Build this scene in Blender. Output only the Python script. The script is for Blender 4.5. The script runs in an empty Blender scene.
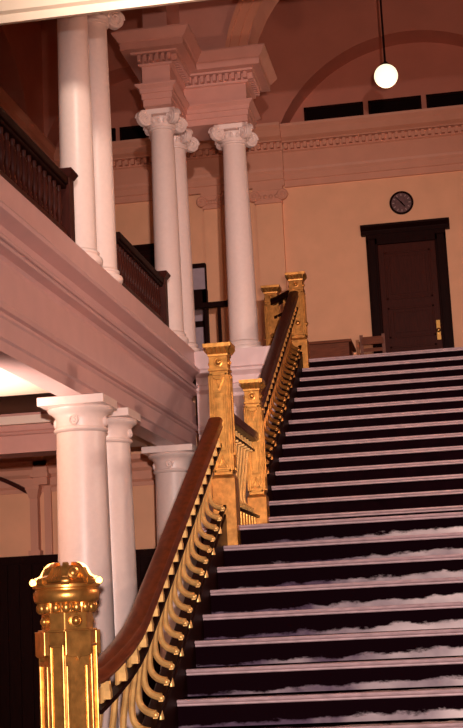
import bpy, bmesh, math, random
from mathutils import Vector, Matrix
random.seed(7)
PI = math.pi
S = bpy.context.scene
COL = S.collection

# ------------------------------------------------------------------ materials
MATS = {}
def mat(name, col, rough=0.5, metal=0.0, var=0.0, vscale=6.0, bump=0.0, bscale=60.0, spec=0.5, stretch=(1, 1, 1), coat=0.0):
    m = bpy.data.materials.new(name); m.use_nodes = True
    nt = m.node_tree; b = nt.nodes['Principled BSDF']
    b.inputs['Base Color'].default_value = (*col, 1)
    b.inputs['Roughness'].default_value = rough
    b.inputs['Metallic'].default_value = metal
    b.inputs['Specular IOR Level'].default_value = spec
    b.inputs['Coat Weight'].default_value = coat
    g = nt.nodes.new('ShaderNodeNewGeometry')
    mp = nt.nodes.new('ShaderNodeMapping'); mp.inputs['Scale'].default_value = stretch
    nt.links.new(g.outputs['Position'], mp.inputs['Vector'])
    if var > 0:
        n = nt.nodes.new('ShaderNodeTexNoise'); n.inputs['Scale'].default_value = vscale; n.inputs['Detail'].default_value = 6
        r = nt.nodes.new('ShaderNodeValToRGB')
        r.color_ramp.elements[0].position = .3; r.color_ramp.elements[1].position = .7
        r.color_ramp.elements[0].color = (*[c * (1 - var) for c in col], 1)
        r.color_ramp.elements[1].color = (*[min(1, c * (1 + var * .6)) for c in col], 1)
        nt.links.new(mp.outputs['Vector'], n.inputs['Vector']); nt.links.new(n.outputs['Fac'], r.inputs['Fac'])
        nt.links.new(r.outputs['Color'], b.inputs['Base Color'])
    if bump > 0:
        n2 = nt.nodes.new('ShaderNodeTexNoise'); n2.inputs['Scale'].default_value = bscale; n2.inputs['Detail'].default_value = 4
        bp = nt.nodes.new('ShaderNodeBump'); bp.inputs['Strength'].default_value = bump; bp.inputs['Distance'].default_value = .01
        nt.links.new(mp.outputs['Vector'], n2.inputs['Vector']); nt.links.new(n2.outputs['Fac'], bp.inputs['Height'])
        nt.links.new(bp.outputs['Normal'], b.inputs['Normal'])
    MATS[name] = m
    return m

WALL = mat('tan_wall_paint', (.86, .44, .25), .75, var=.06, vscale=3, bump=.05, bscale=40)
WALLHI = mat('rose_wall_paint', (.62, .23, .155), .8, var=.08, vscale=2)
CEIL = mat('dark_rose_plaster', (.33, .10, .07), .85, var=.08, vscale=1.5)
TRIMT = mat('rose_tan_moulding', (.68, .31, .20), .6, var=.05, vscale=4)
CREAM = mat('cream_column_paint', (.80, .625, .565), .38, var=.035, vscale=25, bump=.04, bscale=90)
CREAM2 = mat('white_ceiling_paint', (.90, .70, .56), .55, var=.03, vscale=8)
MAUVE = mat('mauve_fascia_paint', (.66, .415, .395), .36, var=.05, vscale=5, bump=.05, bscale=60)
ENTAB = mat('rose_entablature_paint', (.62, .31, .25), .55, var=.06, vscale=5)
PIERM = mat('pale_pier_paint', (.78, .56, .54), .5, var=.04, vscale=6)
GOLD = mat('gilt_bronze', (.68, .325, .078), .33, metal=.82, var=.38, vscale=16, bump=.10, bscale=45)
GOLDB = mat('bright_gilt_iron', (.84, .50, .17), .38, metal=.45, var=.25, vscale=18)
GOLDD = mat('antique_gilt_bronze', (.54, .235, .055), .36, metal=.75, var=.35, vscale=20, bump=.1, bscale=60)
RAILW = mat('mahogany_handrail', (.145, .030, .009), .4, var=.35, vscale=5, stretch=(6, 1, 6), spec=.10)
DARKRAIL = mat('dark_handrail', (.050, .010, .006), .4, spec=.15, var=.3, vscale=5, stretch=(6, 1, 6))
DARKW = mat('dark_stained_wood', (.014, .003, .0022), .5, spec=.05, var=.3, vscale=5, stretch=(8, 8, 1))
REDW = mat('reddish_balustrade_wood', (.042, .008, .005), .45, spec=.15, var=.3, vscale=6, stretch=(8, 8, 1))
LEAF = mat('oak_door_wood', (.052, .0075, .003), .5, spec=.12, var=.3, vscale=6, stretch=(10, 10, 1))
STEPD = mat('purple_black_riser', (.006, .0016, .0028), .6, spec=0, var=.3, vscale=9)
NOSE = mat('worn_pale_nosing', (.50, .34, .35), .5, var=.25, vscale=14, stretch=(1, 3, 3))
BLACK = mat('black_opening', (.008, .003, .003), .8, spec=.05)
BRASS = mat('door_brass', (.75, .42, .12), .3, metal=.9)
PANE = mat('lilac_window_pane', (.42, .32, .36), .35, var=.08, vscale=10)
CLOCKF = mat('dull_clock_face', (.14, .065, .065), .35, var=.35, vscale=18)
CLOCKP = mat('pale_clock_marks', (.40, .26, .24), .5)
FLOORM = mat('brown_floor_boards', (.12, .05, .03), .4, var=.25, vscale=5, stretch=(8, 1, 1))
TANW = mat('brown_furniture_wood', (.17, .045, .018), .45, spec=.15, var=.3, vscale=7, stretch=(1, 8, 8))
ROD = mat('dark_lamp_rod', (.03, .012, .01), .45, metal=.5)

# worn patches on the risers and treads of the lower flight
def worn(name, tread):
    m = bpy.data.materials.new(name); m.use_nodes = True
    nt = m.node_tree; N = nt.nodes; L = nt.links; b = N['Principled BSDF']
    g = N.new('ShaderNodeNewGeometry'); tc = N.new('ShaderNodeTexCoord')
    sep = N.new('ShaderNodeSeparateXYZ'); L.new(tc.outputs['Object'], sep.inputs[0])
    mp = N.new('ShaderNodeMapping'); mp.inputs['Scale'].default_value = (1, 1, 2.5); L.new(g.outputs['Position'], mp.inputs[0])
    n = N.new('ShaderNodeTexNoise'); n.inputs['Scale'].default_value = 7; n.inputs['Detail'].default_value = 8; n.inputs['Roughness'].default_value = .65
    L.new(mp.outputs[0], n.inputs['Vector'])
    # height of the smear grows to the right of the flight
    def math_(op, a, bb, clamp=False):
        k = N.new('ShaderNodeMath'); k.operation = op; k.use_clamp = clamp
        for i, v in enumerate((a, bb)):
            if isinstance(v, (int, float)): k.inputs[i].default_value = v
            else: L.new(v, k.inputs[i])
        return k.outputs[0]
    if tread:
        edge = math_('MULTIPLY', sep.outputs['Y'], -1.0)        # 0 at the nosing, negative inwards
        base = math_('ADD', edge, .12)
    else:
        base = math_('MULTIPLY', math_('ADD', sep.outputs['Z'], .122), -1.0)
    xx = math_('MULTIPLY', math_('SUBTRACT', sep.outputs['X'], 1.15), .028)
    nn = math_('MULTIPLY', math_('SUBTRACT', n.outputs['Fac'], .5), .11 if not tread else .45)
    s = math_('ADD', math_('ADD', base, nn), xx)
    mask = math_('MULTIPLY', s, 60.0, True)
    n2 = N.new('ShaderNodeTexNoise'); n2.inputs['Scale'].default_value = 2.2; n2.inputs['Detail'].default_value = 5
    L.new(g.outputs['Position'], n2.inputs['Vector'])
    xr = math_('MULTIPLY', math_('SUBTRACT', sep.outputs['X'], .7), .75, True)
    w = math_('ADD', math_('MULTIPLY', math_('SUBTRACT', n2.outputs['Fac'], .5), 2.0), xr, True)
    r = N.new('ShaderNodeMix'); r.data_type = 'RGBA'
    r.inputs['A'].default_value = (.10, .065, .10, 1); r.inputs['B'].default_value = (.80, .66, .64, 1)
    L.new(w, r.inputs['Factor'])
    q = N.new('ShaderNodeMix'); q.data_type = 'RGBA'
    q.inputs['A'].default_value = (.006, .0016, .003, 1)
    L.new(r.outputs['Result'], q.inputs['B']); L.new(mask, q.inputs['Factor'])
    L.new(q.outputs['Result'], b.inputs['Base Color']); b.inputs['Roughness'].default_value = .6; b.inputs['Specular IOR Level'].default_value = 0
    return m
WORNR = worn('scuffed_riser', False)
WORNT = worn('scuffed_tread', True)

def emis(name, col, st):
    m = bpy.data.materials.new(name); m.use_nodes = True
    b = m.node_tree.nodes['Principled BSDF']
    b.inputs['Base Color'].default_value = (.9, .85, .7, 1)
    b.inputs['Emission Color'].default_value = (*col, 1); b.inputs['Emission Strength'].default_value = st
    return m
GLOBE = emis('lit_opal_glass', (1, .85, .55), 1.5)

# ------------------------------------------------------------------ mesh builder
class MB:
    def __init__(s): s.v = []; s.f = []; s.mi = []; s.cur = 0
    def add(s, vs, fs, M=None):
        o = len(s.v)
        s.v += [tuple(M @ Vector(p)) if M else tuple(p) for p in vs]
        s.f += [tuple(o + i for i in f) for f in fs]; s.mi += [s.cur] * len(fs)
        return s
    def box(s, x0, x1, y0, y1, z0, z1, M=None):
        v = [(x, y, z) for x in (x0, x1) for y in (y0, y1) for z in (z0, z1)]
        return s.add(v, [(0, 1, 3, 2), (4, 6, 7, 5), (0, 4, 5, 1), (2, 3, 7, 6), (0, 2, 6, 4), (1, 5, 7, 3)], M)
    def frustum(s, w0, d0, z0, w1, d1, z1, M=None):
        v = [(-w0 / 2, -d0 / 2, z0), (w0 / 2, -d0 / 2, z0), (w0 / 2, d0 / 2, z0), (-w0 / 2, d0 / 2, z0),
             (-w1 / 2, -d1 / 2, z1), (w1 / 2, -d1 / 2, z1), (w1 / 2, d1 / 2, z1), (-w1 / 2, d1 / 2, z1)]
        return s.add(v, [(3, 2, 1, 0), (4, 5, 6, 7), (0, 1, 5, 4), (1, 2, 6, 5), (2, 3, 7, 6), (3, 0, 4, 7)], M)
    def lathe(s, prof, seg=32, M=None, rot=0.0):
        vs = []; fs = []
        n = len(prof)
        for (r, z) in prof:
            for k in range(seg):
                a = rot + 2 * PI * k / seg
                vs.append((r * math.cos(a), r * math.sin(a), z))
        for i in range(n - 1):
            for k in range(seg):
                k2 = (k + 1) % seg
                fs.append((i * seg + k, i * seg + k2, (i + 1) * seg + k2, (i + 1) * seg + k))
        fs.append(tuple(range(seg - 1, -1, -1))); fs.append(tuple((n - 1) * seg + k for k in range(seg)))
        return s.add(vs, fs, M)
    def loft(s, rings, closed=True, caps=True, M=None):
        vs = []; fs = []; n = len(rings[0])
        for r in rings: vs += [tuple(p) for p in r]
        for i in range(len(rings) - 1):
            for k in range(n if closed else n - 1):
                k2 = (k + 1) % n
                fs.append((i * n + k, i * n + k2, (i + 1) * n + k2, (i + 1) * n + k))
        if caps:
            fs.append(tuple(range(n - 1, -1, -1))); fs.append(tuple((len(rings) - 1) * n + k for k in range(n)))
        return s.add(vs, fs, M)
    def prism(s, poly, axis, a, b, M=None):
        def P(p, t):
            if axis == 'x': return (t, p[0], p[1])
            if axis == 'y': return (p[0], t, p[1])
            return (p[0], p[1], t)
        return s.loft([[P(p, a) for p in poly], [P(p, b) for p in poly]], M=M)
    def sweep(s, path, sec, up=Vector((0, 0, 1)), scales=None, M=None):
        path = [Vector(p) for p in path]; rings = []
        for i, p in enumerate(path):
            t = (path[min(i + 1, len(path) - 1)] - path[max(i - 1, 0)]).normalized()
            sd = t.cross(up)
            if sd.length < 1e-4: sd = t.cross(Vector((0, 1, 0)))
            sd.normalize(); u = sd.cross(t).normalized()
            k = scales[i] if scales else 1
            rings.append([p + sd * a * k + u * b * k for a, b in sec])
        return s.loft(rings, M=M)
    def ball(s, c, r, M=None, seg=12, sz=1.0):
        pr = [(max(1e-4, r * math.sin(PI * i / 8)), -r * sz * math.cos(PI * i / 8)) for i in range(9)]
        T = Matrix.Translation(c)
        return s.lathe(pr, seg, (M @ T) if M else T)
    def build(s, name, mats, parent=None, smooth=False, bevel=0.0, keep=False):
        off = Vector((0, 0, 0))
        if parent is not None and not keep:
            q = parent
            while q is not None: off += Vector(q.location); q = q.parent
        me = bpy.data.meshes.new(name)
        me.from_pydata([tuple(Vector(p) - off) for p in s.v], [], s.f)
        mats = mats if isinstance(mats, (list, tuple)) else [mats]
        for m in mats: me.materials.append(m)
        if len(mats) > 1:
            for p, i in zip(me.polygons, s.mi): p.material_index = i
        bm = bmesh.new(); bm.from_mesh(me)
        bmesh.ops.recalc_face_normals(bm, faces=bm.faces)
        bm.to_mesh(me); bm.free()
        if smooth:
            me.polygons.foreach_set('use_smooth', [True] * len(me.polygons))
        o = bpy.data.objects.new(name, me); COL.objects.link(o)
        if smooth:
            md = o.modifiers.new('edges', 'EDGE_SPLIT'); md.split_angle = math.radians(40)
        if bevel > 0:
            md = o.modifiers.new('bevel', 'BEVEL'); md.width = bevel; md.segments = 2; md.limit_method = 'ANGLE'
        if parent is not None: o.parent = parent
        return o

def circ(r, n=8, ry=None):
    ry = ry or r
    return [(r * math.cos(2 * PI * k / n), ry * math.sin(2 * PI * k / n)) for k in range(n)]
def tag(o, label, cat, group=None):
    o['label'] = label; o['category'] = cat
    if group: o['group'] = group
    return o
def thing(name, loc, label, cat, group=None, rz=0.0):
    o = bpy.data.objects.new(name, None); COL.objects.link(o); o.location = loc; o.rotation_euler = (0, 0, rz)
    o.empty_display_size = .2
    return tag(o, label, cat, group)
def struct(o, label=None, cat=None):
    o['kind'] = 'structure'
    if label: o['label'] = label
    if cat: o['category'] = cat
    return o
def copy_thing(o, loc, label, group=None):
    r = o.copy(); COL.objects.link(r); r.location = loc; r['label'] = label
    if group: r['group'] = group
    for ch in list(o.children):
        c = ch.copy(); COL.objects.link(c); c.parent = r
        for g in list(ch.children):
            d = g.copy(); COL.objects.link(d); d.parent = c
    return r
def Rz(a): return Matrix.Rotation(a, 4, 'Z')
def T(x, y, z): return Matrix.Translation((x, y, z))

# ------------------------------------------------------------------ stair geometry
RISE = .165; TL = .3131; TU = .3203
ZL = 2.31; YL = 10.578; YU = 12.30; ZT = ZL + 14 * RISE            # landing level, its edge, first upper nosing, top level 4.62
YTOP = YU + 13 * TU
XL = -1.79; XR = .55
SL = RISE / TL; SU = RISE / TU
znl = lambda y: ZL - (YL - y) * SL
znu = lambda y: ZL + RISE + (y - YU) * SU

stair = thing('staircase', (0, 8, 0), 'wide dark staircase of two flights with pale worn nosings and a landing between', 'staircase')
def step(name, x0, x1, y, z, depth, mats):
    # riser under the nosing, tread behind it
    m = MB(); m.cur = 0; m.box(x0, x1, y + .03, y + depth + .03, z - RISE, z - .001)
    top = MB()
    o = bpy.data.objects.new(name, None)
    vs = []; L = x1 - x0
    b = MB()
    b.cur = 0
    b.add([(0, .03, -RISE), (L, .03, -RISE), (L, .03, -.012), (0, .03, -.012)], [(0, 1, 2, 3)])
    b.add([(0, .03, -RISE), (0, depth + .03, -RISE), (L, depth + .03, -RISE), (L, .03, -RISE)], [(0, 1, 2, 3)])
    b.add([(0, .03, -RISE), (0, .03, -.012), (0, depth + .03, -.012), (0, depth + .03, -RISE)], [(0, 1, 2, 3)])
    b.add([(L, .03, -RISE), (L, depth + .03, -RISE), (L, depth + .03, -.012), (L, .03, -.012)], [(0, 1, 2, 3)])
    b.add([(0, depth + .03, -RISE), (0, depth + .03, -.012), (L, depth + .03, -.012), (L, depth + .03, -RISE)], [(0, 1, 2, 3)])
    b.cur = 1
    b.box(0, L, .022, depth + .03, -.034, 0)
    ob = b.build(name, mats)
    # worn nosing: rounded double bead
    n = MB()
    sec = [(.03, -.038), (.006, -.038), (.0, -.033), (.0, -.026), (.008, -.022), (-.006, -.019), (-.012, -.010), (-.008, -.002), (.0, .001), (.03, .001)]
    n.prism(sec, 'x', .004, L - .004)
    nb = n.build('nosing', NOSE); nb.parent = ob
    ob.parent = stair; ob.location = Vector((x0, y, z)) - stair.location
    return ob
for j in range(0, 14):
    y = YL - j * TL; z = ZL - j * RISE
    if j == 0:
        d = YU - YL
    else: d = TL
    x0 = XL if j < 12 else -2.30
    st = step('landing' if j == 0 else 'step', x0 if j else -2.02, XR, y, z, d, [WORNR, WORNT])
for i in range(1, 15):
    y = YU + (i - 1) * TU; z = ZL + i * RISE
    step('step', XL + .015, XR, y, z, TU if i < 14 else .35, [STEPD, STEPD])
# strings at the left of each flight, the wall string beneath them
def string_poly(y0, y1, f, up, dn):
    return [(y0, f(y0) - dn), (y1, f(y1) - dn), (y1, f(y1) + up), (y0, f(y0) + up)]
m = MB(); m.prism(string_poly(YL - 12.0 * TL, YL - .08, znl, .14, .32), 'x', -1.90, XL)
m.build('string', DARKW, stair, bevel=.01)
m = MB(); m.prism(string_poly(YU + .02, YTOP - .12, znu, .14, .32), 'x', -1.90, XL + .012)
m.build('string', DARKW, stair, bevel=.01)
m = MB(); m.prism([(YL - 12 * TL, 0), (YTOP + .1, 0), (YTOP + .1, ZT - .2), (YU + .1, ZL - .02), (YL + .05, ZL - .17), (YL - 12 * TL, .22)], 'x', -1.92, -1.86)
m.build('spandrel_panel', DARKW, stair)
m = MB(); m.prism(string_poly(YL - 12.0 * TL, YL, znl, .15, .32), 'x', XR, XR + .12); m.prism(string_poly(YU, YTOP, znu, .15, .32), 'x', XR, XR + .12)
m.box(XR, XR + .12, YL, YU, ZL - .3, ZL + .15)
m.build('string', DARKW, stair)

# ------------------------------------------------------------------ newel posts
def tri(m, M, w, h, flip, d=.018):
    # raised triangular frame on a face looking to -y (face plane y=0)
    k = -1 if flip else 1
    A = [(-w / 2, -h / 2 * k), (w / 2, -h / 2 * k), (0, h / 2 * k)]
    B = [(p[0] * .5, p[1] * .5 - .08 * h * k) for p in A]
    for i in range(3):
        a, b = A[i], A[(i + 1) % 3]; c, e = B[(i + 1) % 3], B[i]
        m.prism([a, b, c, e], 'y', -d, .002, M)
    return m
def newel(name, loc, zbase, ztop, ztopbase, w, label, group, ornament, gold=None):
    """square gilt post: plain base, panelled shaft, necking with bosses, carved flared cap"""
    t = thing(name, loc, label, 'newel post', group)
    GOLD = gold or MATS['gilt_bronze']
    Hh = ztop - zbase; hb = ztopbase - zbase; h = w / 2
    m = MB(); bw = w + .035
    m.frustum(bw, bw, 0, bw, bw, hb - .015); m.frustum(bw, bw, hb - .015, w, w, hb + .012)
    m.build('base', GOLDD, t, bevel=.004, keep=True)
    zs = Hh - .215
    m = MB(); m.frustum(w, w, hb, w, w, zs)
    for k in range(4):
        M = Rz(k * PI / 2) @ T(0, -h, 0)
        e = .018; a0, a1 = hb + .03, zs - .02
        for q in ((-h + .008, -h + .008 + e, a0, a1), (h - .008 - e, h - .008, a0, a1), (-h + .008, h - .008, a0, a0 + e), (-h + .008, h - .008, a1 - e, a1)):
            m.box(q[0], q[1], -.013, .002, q[2], q[3], M)
        if ornament:
            tri(m, M @ T(0, -.001, a1 - .085), .082, .100, True)
            tri(m, M @ T(0, -.001, a0 + .085), .082, .100, False)
            m.box(-.03, .03, -.006, .002, a0 + .16, a1 - .15, M)
        else:
            m.box(-.035, .035, -.008, .002, a0 + .05, a1 - .06, M)
            m.ball((0, -.006, a0 + .16), .03, M, 10)
    m.build('shaft', GOLD, t, bevel=.003, keep=True)
    m = MB()
    m.frustum(w + .016, w + .016, zs, w + .016, w + .016, zs + .022)
    m.frustum(w, w, zs + .022, w, w, zs + .115)
    nk = m.build('necking', GOLD, t, bevel=.003, keep=True)
    for k in range(4):
        b = MB(); b.ball((0, -h + .004, zs + .068), .024, Rz(k * PI / 2), 12, 1.0); b.lathe([(.036, -.004), (.036, .006), (.030, .008), (.030, -.004)], 14, Rz(k * PI / 2) @ T(0, -h + .002, zs + .068) @ Matrix.Rotation(PI / 2, 4, 'X'))
        b.build('boss', GOLD, nk, smooth=True, keep=True)
    m = MB()
    z0 = zs + .115
    m.frustum(w + .012, w + .012, z0, w + .020, w + .020, z0 + .018)
    m.frustum(w + .004, w + .004, z0 + .018, w + .050, w + .050, z0 + .068)
    m.frustum(w + .072, w + .072, z0 + .068, w + .078, w + .078, z0 + .1)
    for k in range(4):                                        # carved leaves under the slab
        M = Rz(k * PI / 2)
        for q in range(-2, 3):
            m.add([(q * .034 - .015, -h - .008, z0 + .022), (q * .034 + .015, -h - .008, z0 + .022), (q * .038 + .018, -h - .040, z0 + .067), (q * .038 - .018, -h - .040, z0 + .067),
                   (q * .035, -h - .024, z0 + .030), (q * .038, -h - .046, z0 + .060)],
                  [(0, 1, 4), (1, 2, 5, 4), (2, 3, 5), (3, 0, 4, 5)], M)
    m.build('cap', GOLD, t, bevel=.002, keep=True)
    return t
XN = -1.815
newel('newel_post', (XN + .014, 10.56, ZL - RISE), ZL - RISE, 3.715, 2.685, .145, 'gilded newel post at near edge of the landing where lower handrail ends', 'gilded newel posts', True)
newel('newel_post', (XN + .010, 12.27, ZL), ZL, 3.70, 2.665, .135, 'gilded newel post at the foot of the upper flight below white column', 'gilded newel posts', True)
newel('newel_post', (-1.815, 16.45, ZT - RISE), ZT - RISE, 5.675, 4.86, .165, 'gilded newel post ending the upper handrail at the stair head', 'gilded newel posts', False, GOLDD)
newel('newel_post', (-2.21, 17.1, ZT), ZT, 5.695, 4.86, .16, 'gilded newel post standing left behind the one at upper flight head', 'gilded newel posts', False, GOLDD)

# --- the large octagonal newel at the foot of the stairs
NZ = .33
n0 = thing('newel_post', (-2.045, 7.0, NZ), 'large octagonal gilded newel post with crested round cap at stair foot', 'newel post', 'gilded newel posts', rz=math.radians(37))
def octo(a, c):
    # a = width of main faces, c = chamfer width; main faces look to +-x, +-y
    H = a / 2 + c / math.sqrt(2)
    return [(-a / 2, -H), (a / 2, -H), (H, -a / 2), (H, a / 2), (a / 2, H), (-a / 2, H), (-H, a / 2), (-H, -a / 2)], H
def oct_prism(m, a, c, z0, z1, a2=None, c2=None):
    p, _ = octo(a, c); q, _ = octo(a2 or a, c2 or c)
    return m.loft([[(x, y, z0) for x, y in p], [(x, y, z1) for x, y in q]])
A0, C0 = .130, .088
P8, HH = octo(A0, C0)
zt = lambda z: z - NZ
m = MB(); oct_prism(m, A0 + .02, C0 + .02, 0, .30); oct_prism(m, A0 + .02, C0 + .02, .30, .33, A0, C0)
m.build('base', GOLDD, n0, bevel=.004, keep=True)
m = MB(); oct_prism(m, A0, C0, .33, zt(1.595))
for k in range(4):
    M = Rz(k * PI / 2) @ T(0, -HH, 0)
    # raised side strips of main faces
    m.box(-A0 / 2 + .004, -A0 / 2 + .022, -.010, .002, .36, zt(1.43), M); m.box(A0 / 2 - .022, A0 / 2 - .004, -.010, .002, .36, zt(1.43), M)
    M = Rz(k * PI / 2 + PI / 4) @ T(0, -(A0 / 2 + C0 / math.sqrt(2)) * math.cos(PI / 4) - A0 / 2 * math.cos(PI / 4), 0)
    c = C0 / 2
    for q in ((-c + .004, -c + .018), (c - .018, c - .004)): m.box(q[0], q[1], -.010, .002, .36, zt(1.535), M)
    m.box(-c + .004, c - .004, -.010, .002, zt(1.52), zt(1.535), M); m.box(-c + .004, c - .004, -.010, .002, .36, .376, M)
m.build('shaft', GOLD, n0, bevel=.003, keep=True)
for k in range(4):                                            # hanging apron plates on the main faces
    m = MB(); M = Rz(k * PI / 2) @ T(0, -HH, 0); w = A0 / 2 + .004
    m.prism([(-w, zt(1.60)), (w, zt(1.60)), (w, zt(1.482)), (w - .03, zt(1.472)), (.012, zt(1.472)), (0, zt(1.452)), (-.012, zt(1.472)), (-w + .03, zt(1.472)), (-w, zt(1.482))], 'y', -.024, .002, M)
    m.build('apron', GOLD, n0, bevel=.003, keep=True)
m = MB(); oct_prism(m, A0 - .012, C0 - .006, zt(1.595), zt(1.695)); oct_prism(m, A0 + .008, C0 + .006, zt(1.595), zt(1.608))
nk = m.build('necking', GOLD, n0, bevel=.003, keep=True)
for k in range(4):
    b = MB(); b.ball((0, -HH + .004, zt(1.650)), .022, Rz(k * PI / 2), 14)
    b.lathe([(.034, -.008), (.034, .006), (.027, .008), (.027, -.008)], 16, Rz(k * PI / 2) @ T(0, -HH + .006, zt(1.650)) @ Matrix.Rotation(PI / 2, 4, 'X'))
    b.build('boss', GOLD, nk, smooth=True, keep=True)
m = MB(); m.lathe([(.120, zt(1.69)), (.132, zt(1.696)), (.128, zt(1.735)), (.156, zt(1.742)), (.166, zt(1.755)), (.170, zt(1.778)), (.166, zt(1.80)), (.160, zt(1.806)), (.160, zt(1.812)), (.172, zt(1.818)), (.172, zt(1.832)), (.13, zt(1.84))], 48)
cp = m.build('cap', GOLD, n0, smooth=True, keep=True)
for k in range(16):                                           # egg and dart ring
    b = MB(); a = 2 * PI * k / 16; b.ball((.134 * math.cos(a), .134 * math.sin(a), zt(1.717)), .0235, None, 10, 1.25)
    b.build('egg', GOLD, cp, smooth=True, keep=True)
    b = MB(); a += PI / 16; M = T(.139 * math.cos(a), .139 * math.sin(a), zt(1.69)) @ Rz(a)
    b.lathe([(.002, .0), (.008, .03), (.009, .05)], 6, M); b.build('dart', GOLD, cp, keep=True)
# crest: four concave bodies meeting, curls at the corners
m = MB()
prof = [(.164, 1.828), (.158, 1.838), (.136, 1.846), (.114, 1.862), (.102, 1.886), (.095, 1.906), (.084, 1.922), (.066, 1.929), (.001, 1.931)]
m.lathe([(r * 1.0, zt(z)) for r, z in prof], 8, None, PI / 8)
cr = m.build('crest', GOLD, n0, bevel=.004, keep=True)
for k in range(8):
    a = k * PI / 4 + PI / 8
    M = Rz(a)
    b = MB()
    for dy in (0,):
        b.lathe([(.001, -.022), (.018, -.022), (.021, -.015), (.021, .015), (.018, .022), (.001, .022)], 14, M @ T(.168, 0, zt(1.848)) @ Matrix.Rotation(PI / 2, 4, 'X'))
    b.sweep([(.158, 0, zt(1.862)), (.142, 0, zt(1.865)), (.124, 0, zt(1.878)), (.112, 0, zt(1.900)), (.102, 0, zt(1.918)), (.085, 0, zt(1.932)), (.056, 0, zt(1.938))], [(-.014, -.010), (.014, -.010), (.014, .008), (-.014, .008)], M=M)
    b.build('scroll', GOLD, cr, smooth=True, keep=True)
for k in range(4):
    M = Rz(k * PI / 2)
    b = MB()                                                  # rosette on the crest's main faces
    Mr = M @ T(0, -.104, zt(1.890)) @ Matrix.Rotation(math.radians(72), 4, 'X')
    b.lathe([(.034, -.01), (.034, .008), (.026, .014), (.020, .010), (.014, .016), (.001, .018)], 16, Mr)
    b.build('rosette', GOLD, cr, smooth=True, keep=True)
    b = MB(); M2 = Rz(k * PI / 2 + PI / 4)
    for q in range(5):
        b.sweep([((q - 2) * .015, -.136, zt(1.854)), ((q - 2) * .014, -.108, zt(1.880)), ((q - 2) * .013, -.094, zt(1.916))], circ(.0075, 6), M=M2)
    b.build('reeding', GOLD, cr, smooth=True, keep=True)

# ------------------------------------------------------------------ balustrades
RAILSEC = [(-.050, -.045), (.050, -.045), (.056, -.030), (.050, -.012), (.058, .012), (.050, .036), (.028, .046), (-.028, .046), (-.050, .036), (-.058, .012), (-.050, -.012), (-.056, -.030)]
XB = -1.842; RH = .835                                        # rail line, rail centre above the nosing line
def baluster_mesh(h_top, foot, width=.056, out=.042, spindle=True):
    """S-curved flat bar: straight from the rail, a slow swell, then swept out into a claw foot"""
    pts = [(0, 0, h_top), (-.006, 0, h_top - .10), (-.018, 0, foot + .40), (-.034, 0, foot + .29), (-.050, 0, foot + .19), (-.054, 0, foot + .12), (-.044, 0, foot + .068), (-.016, 0, foot + .034), (.016, 0, foot + .018), (out, 0, foot + .012)]
    fine = []
    for i in range(len(pts) - 1):
        p0, p1, p2, p3 = (Vector(pts[max(i - 1, 0)]), Vector(pts[i]), Vector(pts[i + 1]), Vector(pts[min(i + 2, len(pts) - 1)]))
        for q in range(4):
            t = q / 4
            fine.append(.5 * ((2 * p1) + (p2 - p0) * t + (2 * p0 - 5 * p1 + 4 * p2 - p3) * t * t + (3 * p1 - p0 - 3 * p2 + p3) * t ** 3))
    fine.append(Vector(pts[-1]))
    m = MB()
    rings = []
    for i, p in enumerate(fine):
        t = (fine[min(i + 1, len(fine) - 1)] - fine[max(i - 1, 0)]).normalized()
        sd = Vector((0, 1, 0)); n = t.cross(sd).normalized()
        k = 1.0 + .35 * (i / len(fine)) ** 2
        rings.append([p + sd * a * k + n * b * k for a, b in circ(width / 2, 8, .0175)])
    m.loft(rings)
    m.ball((out, 0, foot + .006), .021, None, 10, .9)
    m.box(out - .013, out + .013, -.014, .014, foot - .025, foot + .002)
    if spindle:
        m.box(-.008, .046, -.021, .021, h_top - .060, h_top - .018)
        m.frustum(.052, .050, 0, .040, .032, .05, T(.018, 0, h_top - .018))
    return m
def balustrade(root, ys, zn, xof, sub_h, foot_h, gold):
    proto = None
    for y in ys:
        if proto is None:
            proto = baluster_mesh(RH - .085, foot_h).build('baluster', gold, root, smooth=True, keep=True); o = proto
        else:
            o = proto.copy(); COL.objects.link(o); o.parent = root
        o.location = Vector((XB + xof(y), y, zn(y))) - root.location

def flight(name, y0, y1, zn, railpts, label, xof, gold, spacing, railm):
    t = thing(name, (XB, y0, zn(y0)), label, 'balustrade', 'gilded stair balustrades')
    m = MB(); m.sweep(railpts, RAILSEC); m.build('handrail', railm, t, smooth=True)
    ys = [y0 + spacing * (k + .5) for k in range(int((y1 - y0) / spacing))]
    sub = [(XB + xof(y) + .016, y, zn(y) + RH - .163) for y in [y0 + (y1 - y0) * k / 24 for k in range(25)]]
    m = MB(); m.sweep(sub, [(-.030, -.012), (.030, -.012), (.030, .012), (-.030, .012)]); m.build('upper_fillet', DARKW, t)
    bot = [(XB + xof(y) + .040, y, zn(y) + .205) for y in [y0 + (y1 - y0) * k / 24 for k in range(25)]]
    m = MB(); m.sweep(bot, [(-.018, -.010), (.018, -.010), (.018, .010), (-.018, .010)]); m.build('bottom_rail', DARKW, t)
    balustrade(t, ys, zn, xof, .66, .222, gold)
    pr = None
    for k in range(int((y1 - y0) / (2 * spacing))):           # small tapered pegs between the bottom rail and the string
        y = y0 + spacing * (2 * k + 1.2)
        if pr is None:
            q = MB(); q.lathe([(.020, 0), (.021, .010), (.012, .05), (.008, .062)], 10)
            pr = q.build('peg', gold, t, smooth=True, keep=True); o = pr
        else: o = pr.copy(); COL.objects.link(o); o.parent = t
        o.location = Vector((XB + xof(y) + .045, y, zn(y) + .137)) - t.location
    return t
def xof_low(y):
    return 0 if y > 7.75 else -.35 * (7.75 - y) ** 2
def zr_low(y):
    b = znl(y) + RH
    return b if y > 7.6 else b + .10 * (7.6 - y) ** 2
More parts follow.
